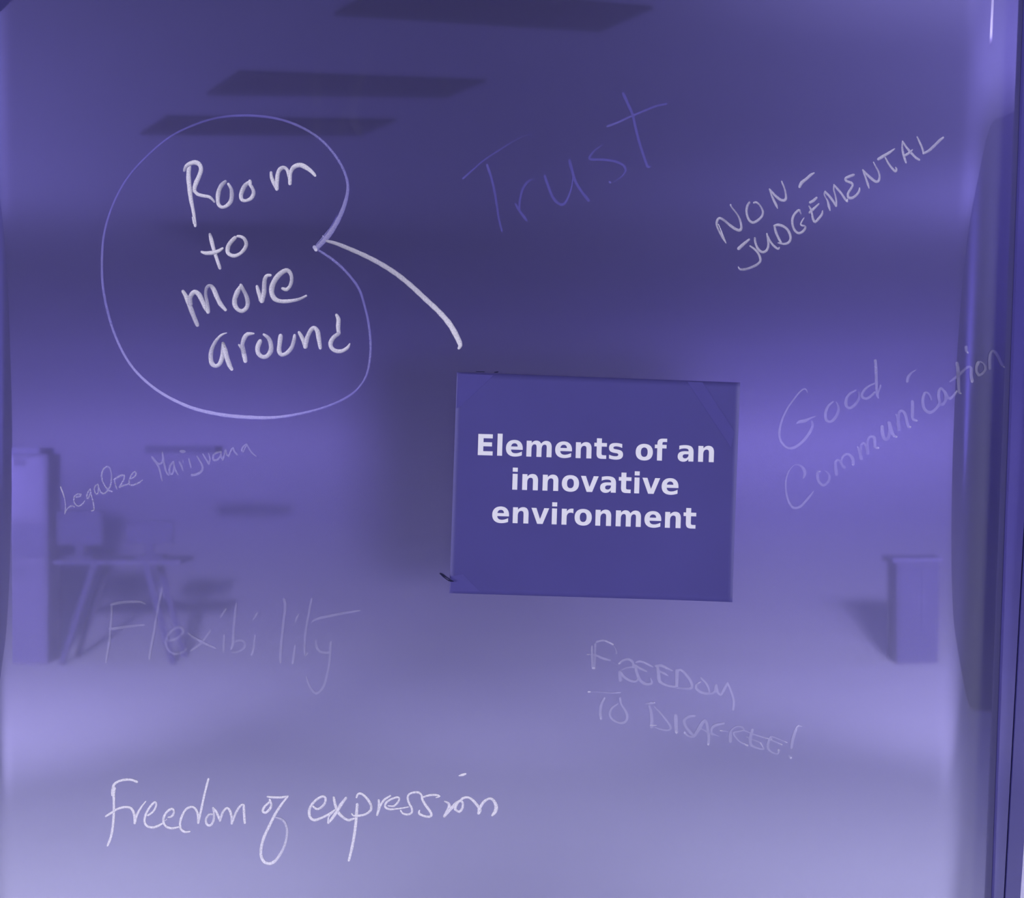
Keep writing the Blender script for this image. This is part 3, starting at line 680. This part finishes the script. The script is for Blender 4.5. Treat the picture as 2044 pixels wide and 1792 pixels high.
# ------------------------------------------------------------------ the paper
GL = {
 'E': (68.3, ['9.19,72.9 59.9,72.9 59.9,58.69 28,58.69 28,45.1 58,45.1 58,30.9 28,30.9 28,14.2 60.98,14.2 60.98,0 9.19,0']),
 'l': (34.28, ['8.4,75.98 25.88,75.98 25.88,0 8.4,0']),
 'i': (34.28, ['8.4,54.69 25.88,54.69 25.88,0 8.4,0', '8.4,75.98 25.88,75.98 25.88,61.72 8.4,61.72']),
 'v': (65.19, ['1.5,54.69 19,54.69 32.6,16.9 46.2,54.69 63.7,54.69 42.2,0 23,0']),
 'o': (68.7, ['34.42,43.5 q28.6,43.5 25.56,39.33 q22.5,35.16 22.5,27.3 q22.5,19.44 25.56,15.25 q28.6,11.08 34.42,11.08 q40.14,11.08 43.16,15.25 q46.19,19.44 46.19,27.3 q46.19,35.16 43.16,39.33 q40.14,43.5 34.42,43.5',
               '34.42,56 q48.53,56 56.47,48.38 q64.4,40.77 64.4,27.3 q64.4,13.8 56.47,6.19 q48.53,-1.42 34.42,-1.42 q20.27,-1.42 12.28,6.19 q4.3,13.8 4.3,27.3 q4.3,40.77 12.28,48.38 q20.27,56 34.42,56']),
 'e': (67.82, ['62.98,27.48 62.98,22.5 22.1,22.5 q22.75,16.36 26.56,13.28 q30.38,10.2 37.2,10.2 q42.7,10.2 48.5,11.84 q54.3,13.48 60.4,16.8 60.4,3.33 q54.2,.98 48,-.22 q41.8,-1.42 35.6,-1.42 q20.75,-1.42 12.5,6.1 q4.3,13.67 4.3,27.3 q4.3,40.67 12.38,48.33 q20.45,56 34.6,56 q47.5,56 55.25,48.23 q62.98,40.48 62.98,27.48',
               '45,33.3 q45,38.28 42.1,41.33 q39.2,44.39 34.5,44.39 q29.44,44.39 26.27,41.5 q23.1,38.67 22.3,33.3']),
 'n': (71.19, ['63.38,33.3 63.38,0 45.8,0 45.8,25.48 q45.8,32.56 45.48,35.25 q45.17,37.94 44.39,39.2 q43.36,40.9 41.6,41.88 q39.84,42.8 37.6,42.8 q32.1,42.8 29,38.6 q25.88,34.38 25.88,26.9 25.88,0 8.4,0 8.4,54.69 25.88,54.69 25.88,46.69 q29.83,51.47 34.27,53.73 q38.72,56 44.1,56 q53.56,56 58.47,50.19 q63.38,44.39 63.38,33.3']),
 'm': (104.2, ['59.08,45.6 q62.4,50.69 66.97,53.34 q71.5,56 77,56 q86.4,56 91.36,50.19 q96.3,44.39 96.3,33.3 96.3,0 78.7,0 78.7,28.5 78.8,31.78 q78.8,37.6 77.1,40.2 q75.39,42.8 71.58,42.8 q66.6,42.8 63.89,38.7 q61.19,34.6 61.08,26.86 61.08,0 43.5,0 43.5,28.5 q43.5,37.6 41.94,40.2 q40.38,42.8 36.38,42.8 q31.34,42.8 28.6,38.7 q25.88,34.58 25.88,26.9 25.88,0 8.3,0 8.3,54.69 25.88,54.69 25.88,46.69 q29.1,51.3 33.28,53.66 q37.45,56 42.48,56 q48.14,56 52.48,53.27 q56.84,50.5 59.08,45.6']),
 't': (47.8, ['27.48,70.2 27.48,54.69 45.5,54.69 45.5,42.19 27.48,42.19 27.48,19 q27.48,15.19 29,13.84 q30.5,12.5 35,12.5 44,12.5 44,0 29,0 q18.66,0 14.33,4.3 q10,8.64 10,19 10,42.19 1.3,42.19 1.3,54.69 10,54.69 10,70.2']),
 's': (59.52, ['51.1,52.98 51.1,39.7 q45.5,42.05 40.28,43.2 q35.06,44.39 30.4,44.39 q25.44,44.39 23,43.14 q20.6,41.89 20.6,39.3 q20.6,37.2 22.44,36.08 q24.27,34.97 29,34.4 32.08,33.98 q45.5,32.28 50.14,28.38 q54.78,24.47 54.78,16.1 q54.78,7.38 48.33,2.97 q41.89,-1.42 29.1,-1.42 q23.69,-1.42 17.89,-.56 q12.1,.3 6,2 6,15.28 q11.23,12.75 16.7,11.47 q22.2,10.2 27.88,10.2 q33,10.2 35.6,11.6 q38.19,13 38.19,15.83 q38.19,18.17 36.4,19.3 q34.6,20.45 29.3,21.1 26.2,21.48 q14.55,22.95 9.86,26.9 q5.17,30.86 5.17,38.9 q5.17,47.6 11.1,51.8 q17.1,56 29.39,56 q34.23,56 39.55,55.27 q44.88,54.55 51.1,52.98']),
 'f': (43.5, ['44.39,75.98 44.39,64.5 34.7,64.5 q31,64.5 29.5,63.16 q28.08,61.8 28.08,58.5 28.08,54.69 43,54.69 43,42.19 28.08,42.19 28.08,0 10.6,0 10.6,42.19 1.9,42.19 1.9,54.69 10.6,54.69 10.6,58.5 q10.6,67.44 15.58,71.7 q20.56,75.98 31,75.98']),
 'a': (67.48, ['32.9,24.6 q27.44,24.6 24.67,22.75 q21.9,20.9 21.9,17.28 q21.9,13.97 24.14,12.08 q26.38,10.2 30.33,10.2 q35.25,10.2 38.6,13.73 q42,17.28 42,22.6 42,24.6',
               '59.6,31.2 59.6,0 42,0 42,8.1 q38.48,3.1 34.08,.84 q29.69,-1.42 23.39,-1.42 q14.89,-1.42 9.6,3.5 q4.3,8.5 4.3,16.4 q4.3,26 10.9,30.5 q17.5,35 31.69,35 42,35 42,36.38 q42,40.5 38.7,42.45 q35.45,44.39 28.5,44.39 q22.9,44.39 18.06,43.27 q13.23,42.14 9.08,39.89 9.08,53.2 q14.7,54.6 20.36,55.3 q26,56 31.69,56 q46.48,56 53.05,50.17 q59.6,44.34 59.6,31.2']),
 'r': (49.32, ['49,39.8 q46.7,40.88 44.45,41.38 q42.19,41.89 39.89,41.89 q33.16,41.89 29.5,37.56 q25.88,33.25 25.88,25.2 25.88,0 8.4,0 8.4,54.69 25.88,54.69 25.88,45.7 q29.25,51.08 33.6,53.5 q37.98,56 44.1,56 44.97,56 45.98,55.9 48.97,55.6']),
}
def glyph_poly(s):
    pts = []; ctrl = None
    for tok in s.split():
        if tok[0] == 'q': ctrl = [float(v) for v in tok[1:].split(',')]; continue
        p = [float(v) for v in tok.split(',')]
        if ctrl and pts:
            a = pts[-1]
            for k in range(1, 6):
                t = k / 5
                pts.append([(1 - t) ** 2 * a[j] + 2 * t * (1 - t) * ctrl[j] + t * t * p[j] for j in (0, 1)])
            ctrl = None
        else: pts.append(p)
    if math.hypot(pts[0][0] - pts[-1][0], pts[0][1] - pts[-1][1]) < 1e-3: pts.pop()
    return pts
PY = -0.0012                                               # front face of the paper
paper = None
corners = [(912, 743), (1477.5, 763.5), (1460.5, 1200.5), (897, 1183.5)]
def paper_mesh():
    nx, nz = 48, 38
    V = []; Fc = []
    rnd = random.Random(3)
    def bl(u, v):
        a, b, c, d = corners
        x = (1 - v) * ((1 - u) * a[0] + u * b[0]) + v * ((1 - u) * d[0] + u * c[0])
        y = (1 - v) * ((1 - u) * a[1] + u * b[1]) + v * ((1 - u) * d[1] + u * c[1])
        return x, y
    def bulge(u, v):
        # gentle waves of a taped sheet, lower right corner lifting a little
        h = 0.0002 * (math.sin(3.1 * u + 4 * v) + math.sin(7 * v - 2.5 * u + 1))
        t = max(0.0, (u - 0.72) / 0.28) * max(0.0, (v - 0.35) / 0.65)
        h += 0.006 * t * t
        h += 0.0012 * max(0, 1 - abs(v - 0.42) / 0.12) * (1 - u)
        return h + 0.0006
    for j in range(nz + 1):
        for i in range(nx + 1):
            u, v = i / nx, j / nz
            x, y = bl(u, v)
            V.append((X(x), PY - bulge(u, v) + 0.0004, Z(y)))
    n = nx + 1
    for j in range(nz):
        for i in range(nx): a = j * n + i; Fc.append((a, a + n, a + n + 1, a + 1))
    me = bpy.data.meshes.new('paper_sign'); me.from_pydata(V, [], Fc)
    for p in me.polygons: p.use_smooth = True
    return me, bulge, bl
pm, bulge, bl = paper_mesh()
paper = link('paper_sign', pm, M_paper)
so = paper.modifiers.new('thickness', 'SOLIDIFY'); so.thickness = 0.00012; so.offset = -1
tag(paper, 'violet paper sign with bold white print taped to the middle of the board', 'sign')
# invert the sheet to find its depth under a printed point
def paper_uv(px, py):
    u = v = 0.5
    for _ in range(8):
        x, y = bl(u, v)
        u += (px - x) / 565.0; v += (py - y) / 440.0
    return u, v
def on_paper(px, py, lift):
    u, v = paper_uv(px, py); u = min(max(u, 0), 1); v = min(max(v, 0), 1)
    return (X(px), PY - bulge(u, v) + 0.0004 - lift, Z(py))
TH = math.radians(1.74); EX, EY = 0.5712, 0.579
def print_word(x0, y0, text, label):
    cu = bpy.data.curves.new('printed_word', 'CURVE'); cu.dimensions = '2D'; cu.fill_mode = 'BOTH'
    adv = 0
    for ch in text:
        if ch == ' ': adv += 34.8; continue
        wch, polys = GL[ch]
        for s in polys:
            p = glyph_poly(s); sp = cu.splines.new('POLY'); sp.points.add(len(p) - 1); sp.use_cyclic_u = True
            for k, (a, b) in enumerate(p): sp.points[k].co = ((a + adv), b, 0, 1)
        adv += wch
    ob = bpy.data.objects.new('tmp', cu); COL.objects.link(ob)
    dg = bpy.context.evaluated_depsgraph_get()
    me = bpy.data.meshes.new_from_object(ob.evaluated_get(dg))
    bpy.data.objects.remove(ob); 
    for v in me.vertices:
        a, b = v.co.x * EX, v.co.y * EY
        px = x0 + a * math.cos(TH) + b * math.sin(TH); py = y0 + a * math.sin(TH) - b * math.cos(TH)
        v.co = on_paper(px, py, 0.00012)
    bm = bmesh.new(); bm.from_mesh(me)
    bmesh.ops.remove_doubles(bm, verts=bm.verts, dist=1e-7)
    for f in bm.faces:
        f.normal_update()
        if f.normal.y > 0: f.normal_flip()
    bm.to_mesh(me); bm.free(); me.name = 'printed_word'
    for a in (me.materials,): a.clear()
    o = link('printed_word', me, M_print, paper); o['label'] = label
    return adv
def line(x0, y0, text):
    adv = 0
    for wd in text.split(' '):
        ox = adv * EX
        adv += print_word(x0 + ox * math.cos(TH), y0 + ox * math.sin(TH), wd, 'bold printed white word ' + wd)
        adv += 34.8
line(948.4, 907.9, 'Elements of an')
line(1017.6, 976.8, 'innovative')
line(979.6, 1042.4, 'environment')
# tape strips over the corners
def tape(pts):
    bm = bmesh.new(); n = 10
    rows = []
    for i in range(n + 1):
        t = i / n
        a = [pts[0][k] + (pts[3][k] - pts[0][k]) * t for k in (0, 1)]; b = [pts[1][k] + (pts[2][k] - pts[1][k]) * t for k in (0, 1)]
        rows.append([bm.verts.new(on_paper(a[0] + (b[0] - a[0]) * s / 6, a[1] + (b[1] - a[1]) * s / 6, 0.00008)) for s in range(7)])
    for i in range(n):
        for s in range(6): bm.faces.new((rows[i][s], rows[i + 1][s], rows[i + 1][s + 1], rows[i][s + 1]))
    for f in bm.faces:
        f.normal_update()
        if f.normal.y > 0: f.normal_flip()
    me = bpy.data.meshes.new('tape_strip'); bm.to_mesh(me); bm.free()
    link('tape_strip', me, M_tape, paper)
tape([(914, 746), (985, 749), (918, 812), (911, 815)])
tape([(1372, 762), (1402, 763), (1466, 862), (1459, 893)])
tape([(900, 1150), (924, 1146), (958, 1180), (899, 1180)])

# small dark curl at the lower left paper corner and dark specks at its top edge
def thin(crop, lines, name, label, cat):
    x0, y0, sc = crop
    bm = bmesh.new()
    for st in lines:
        pts = [tuple(float(v) for v in t.split(',')) for t in st.split()]
        q = spline([(x0 + p[0] / sc, y0 + p[1] / sc, p[2] / sc, 1) for p in pts])
        rings = []
        for i, p in enumerate(q):
            a = q[max(i - 1, 0)]; b = q[min(i + 1, len(q) - 1)]
            dx, dy = b[0] - a[0], b[1] - a[1]; L = math.hypot(dx, dy) or 1; nx, ny = -dy / L, dx / L
            r = p[2] * 0.5; ring = []
            for k in range(6):
                an = k * math.pi / 3
                ring.append(bm.verts.new((X(p[0] + nx * r * math.cos(an)), -0.0028 - 0.7 * r * S * math.sin(an), Z(p[1] + ny * r * math.cos(an)))))
            rings.append(ring)
        for i in range(len(rings) - 1):
            for k in range(6): bm.faces.new((rings[i][k], rings[i][(k + 1) % 6], rings[i + 1][(k + 1) % 6], rings[i + 1][k]))
        bm.faces.new(rings[0]); bm.faces.new(rings[-1][::-1])
    bmesh.ops.recalc_face_normals(bm, faces=bm.faces)
    me = bpy.data.meshes.new(name); bm.to_mesh(me); bm.free()
    return tag(link(name, me, M_dark), label, cat)
thin((840, 1080, 10.22), ['385,652,14 420,668,30 470,695,24 540,745,14 610,785,16 672,818,14', '385,652,12 455,712,22 500,755,12 550,790,12 610,808,30 670,818,10'],
     'plastic_fastener_loop', 'tiny dark curled loop stuck at the lower left corner of the paper', 'fastener')
def speck(pts):
    bm = bmesh.new(); vv = [bm.verts.new(P(a, b, 0.0002)) for a, b in pts]; f = bm.faces.new(vv)
    f.normal_update()
    if f.normal.y > 0: f.normal_flip()
    me = bpy.data.meshes.new('ink_speck'); bm.to_mesh(me); bm.free()
    link('ink_speck', me, M_dark, board)
speck([(949, 740.6), (955, 741.2), (967, 741.4), (968, 742.8), (952, 742.6)])
speck([(986, 742.6), (992, 741.2), (996, 741.0), (993, 744), (987, 743.6)])

# ------------------------------------------------------------------ what the board mirrors
def ray_ceiling(px, py):
    d = (CEIL - CZ) * F / (896.0 - py)
    return ((px - 1022.0) / F * d, D - d)
fix = [((667, 25), (1197, 58), (1303, 12), (772, -36)),
       ((413, 185), (890, 190), (970, 158), (478, 140)),
       ((281, 265), (720, 267), (790, 237), (333, 230))]
labs = ['dark ceiling light panel nearest the board, mirrored along its top edge',
        'dark ceiling light panel mirrored in the middle of the three',
        'dark ceiling light panel farthest back, mirrored behind the bubble']
for q, lab in zip(fix, labs):
    c = [ray_ceiling(*p) for p in q]
    cx = sum(p[0] for p in c) / 4; cy = sum(p[1] for p in c) / 4
    e = empty('ceiling_light', (cx, cy, CEIL - 0.02))
    tag(e, lab, 'ceiling light', 'dark ceiling lights')
    bpy.context.view_layer.update()
    def slab(name, s0, z0, z1, mat):
        bm = bmesh.new()
        pts = [(cx + (p[0] - cx) * s0, cy + (p[1] - cy) * s0) for p in c]
        a = [bm.verts.new((x, y, z0)) for x, y in pts]; b = [bm.verts.new((x, y, z1)) for x, y in pts]
        bm.faces.new(a); bm.faces.new(b[::-1])
        for i in range(4): bm.faces.new((a[i], b[i], b[(i + 1) % 4], a[(i + 1) % 4]))
        bmesh.ops.recalc_face_normals(bm, faces=bm.faces)
        me = bpy.data.meshes.new(name); bm.to_mesh(me); bm.free(); link(name, me, mat, e)
    slab('light_frame', 1.0, CEIL - 0.012, CEIL - 0.001, M_panel)
    slab('diffuser', 0.95, CEIL - 0.014, CEIL - 0.010, M_panel)

# a pale cylinder added to mirror as a soft streak in the upper right corner
r0 = (3.0, -4.22, 0); r1 = (3.0, -4.22, 2.82)
e = empty('added_streak_rod', (r0[0], r0[1], CEIL)); tag(e, 'added pale cylinder, makes the mirrored streak in the upper right corner', 'streak_rod')
bpy.context.view_layer.update()
def cyl(name, x, y, z0, z1, r, mat, parent, n=20):
    pts = [(x + r * math.cos(2 * math.pi * k / n), y + r * math.sin(2 * math.pi * k / n)) for k in range(n)]
    bm = bmesh.new(); a = [bm.verts.new((p, q, z0)) for p, q in pts]; b = [bm.verts.new((p, q, z1)) for p, q in pts]
    bm.faces.new(a[::-1]); bm.faces.new(b)
    for i in range(n): bm.faces.new((a[i], a[(i + 1) % n], b[(i + 1) % n], b[i]))
    me = bpy.data.meshes.new(name); bm.to_mesh(me); bm.free(); return link(name, me, mat, parent)
cyl('streak_rod', r0[0], r0[1], r1[2], CEIL - 0.02, 0.055, M_streak_rod, e)
cyl('streak_rod_plate', r0[0], r0[1], CEIL - 0.02, CEIL - 0.001, 0.09, M_streak_rod, e)
cyl('streak_rod_cap', r0[0], r0[1], r1[2] - 0.012, r1[2], 0.058, M_mid, e)

# added feathered dark sheet, makes the dark halo mirrored round the paper
m, nt, out = nmat('sheer_halo_dark')
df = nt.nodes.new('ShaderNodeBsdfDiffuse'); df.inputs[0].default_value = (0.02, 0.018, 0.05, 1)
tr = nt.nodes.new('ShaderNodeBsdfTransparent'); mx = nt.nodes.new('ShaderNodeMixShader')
at = nt.nodes.new('ShaderNodeAttribute'); at.attribute_name = 'halo_fade'
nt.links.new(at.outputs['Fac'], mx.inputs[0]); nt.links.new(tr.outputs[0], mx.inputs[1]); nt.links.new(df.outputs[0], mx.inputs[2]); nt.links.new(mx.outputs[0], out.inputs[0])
M_halo = m
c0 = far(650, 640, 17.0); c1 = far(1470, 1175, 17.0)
e = empty('added_halo_sheet', ((c0[0] + c1[0]) / 2, c0[1], c0[2])); tag(e, 'added sheer dark sheet far behind, makes the halo round the paper', 'halo_sheet')
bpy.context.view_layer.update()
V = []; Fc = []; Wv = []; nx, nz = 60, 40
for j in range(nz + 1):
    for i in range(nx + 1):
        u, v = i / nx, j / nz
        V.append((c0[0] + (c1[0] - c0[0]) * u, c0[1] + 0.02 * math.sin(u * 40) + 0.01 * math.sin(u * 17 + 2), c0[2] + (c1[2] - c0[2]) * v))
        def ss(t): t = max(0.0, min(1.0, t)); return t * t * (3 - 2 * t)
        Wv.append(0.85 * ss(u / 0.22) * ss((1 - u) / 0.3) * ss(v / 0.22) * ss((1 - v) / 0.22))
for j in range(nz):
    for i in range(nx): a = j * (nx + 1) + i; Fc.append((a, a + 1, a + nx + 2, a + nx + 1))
me = bpy.data.meshes.new('halo_sheet'); me.from_pydata(V, [], Fc)
me.attributes.new('halo_fade', 'FLOAT', 'POINT').data.foreach_set('value', Wv)
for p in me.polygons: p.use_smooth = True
link('halo_sheet', me, M_halo, e)
cyl('halo_cord', c0[0] + 0.5, c0[1], c0[2], 2.98, 0.002, M_deep, e, 6)
cyl('halo_cord', c1[0] - 0.5, c0[1], c0[2], 2.98, 0.002, M_deep, e, 6)

# office furniture along the back wall, seen only as faint shapes in the gloss
def fbox(name, px0, px1, py0, py1, dist, depth, mat, parent=None, bevel=0.004, floor=False):
    a = far(px0, py0, dist); b = far(px1, py1, dist)
    z0 = 0.0 if floor else b[2]
    return box(name, (a[0], b[0], a[1] - depth, a[1], z0, a[2]), mat, parent, bevel)
e = empty('filing_cabinet', (far(40, 0, 14.2)[0], D - 14.4, 0)); tag(e, 'tall pale cabinet mirrored at the left edge of the board', 'cabinet')
bpy.context.view_layer.update()
fbox('cabinet_body', -60, 95, 906, 1290, 14.0, 0.4, M_pale, e, floor=True)
fbox('cabinet_top', -60, 78, 894, 906, 13.96, 0.45, M_mid, e)
for k, (y0, y1) in enumerate(((912, 1034), (1046, 1112), (1126, 1270))):
    dr = fbox('drawer', -50, 88, y0, y1, 13.98, 0.03, M_pale if k != 1 else M_mid, e)
    fbox('handle', 5, 40, y0 + 14, y0 + 20, 13.96, 0.02, M_mid, dr, 0.001)
e = empty('office_desk', (far(240, 0, 13.9)[0], D - 14.1, 0)); tag(e, 'office desk with slanted legs mirrored at the left', 'desk')
bpy.context.view_layer.update()
fbox('desk_top', 105, 360, 1118, 1126, 13.9, 0.6, M_mid, e, 0.003)
for xa, xb in ((188, 122), (290, 345)):
    p0 = far(xa, 1124, 13.95); p1 = far(xb, 1290, 13.95)
    for dy in (0.0, -0.5):
        prism('leg', [(p0[0] - .02, p0[2]), (p0[0] + .02, p0[2]), (p1[0] + .02, 0.0), (p1[0] - .02, 0.0)], p0[1] + dy - 0.03, p0[1] + dy, M_deep, e)
def monitor(px0, px1, py0, py1, lab):
    cxp = (px0 + px1) / 2
    b = far(cxp, 1116, 14.1)
    e = empty('computer_monitor', (b[0], b[1], b[2])); tag(e, lab, 'monitor')
    bpy.context.view_layer.update()
    fbox('screen', px0, px1, py0, py1, 14.1, 0.04, M_deep, e, 0.004)
    fbox('stand', cxp - 8, cxp + 8, py1, 1112, 14.12, 0.04, M_deep, e, 0.002)
    fbox('stand_base', cxp - 26, cxp + 26, 1109, 1115, 14.05, 0.2, M_deep, e, 0.002)
monitor(113, 205, 1020, 1088, 'dark monitor on the left half of the mirrored desk')
monitor(252, 345, 1040, 1084, 'dark low monitor on the right half of the mirrored desk')
o = fbox('wall_shelf', 290, 430, 890, 904, 14.6, 0.36, M_deep, None, 0.003)
tag(o, 'dark narrow shelf high on the back wall, mirrored near the word Marijuana', 'shelf')
e = empty('low_cabinet', (far(1845, 0, 14.3)[0], D - 14.5, 0)); tag(e, 'low pale cabinet mirrored at the lower right of the board', 'cabinet')
bpy.context.view_layer.update()
fbox('cabinet_body', 1790, 1902, 1122, 1300, 14.0, 0.35, M_faintbox, e, floor=True)
fbox('cabinet_top', 1782, 1910, 1114, 1124, 13.96, 0.4, M_mid, e)
for a, b in ((1796, 1843), (1849, 1896)):
    dr = fbox('door', a, b, 1132, 1268, 13.99, 0.015, M_faintbox, e)
    fbox('handle', (b - 8) if a < 1800 else (a + 4), (b - 4) if a < 1800 else (a + 8), 1180, 1210, 13.97, 0.02, M_pale, dr, 0.001)
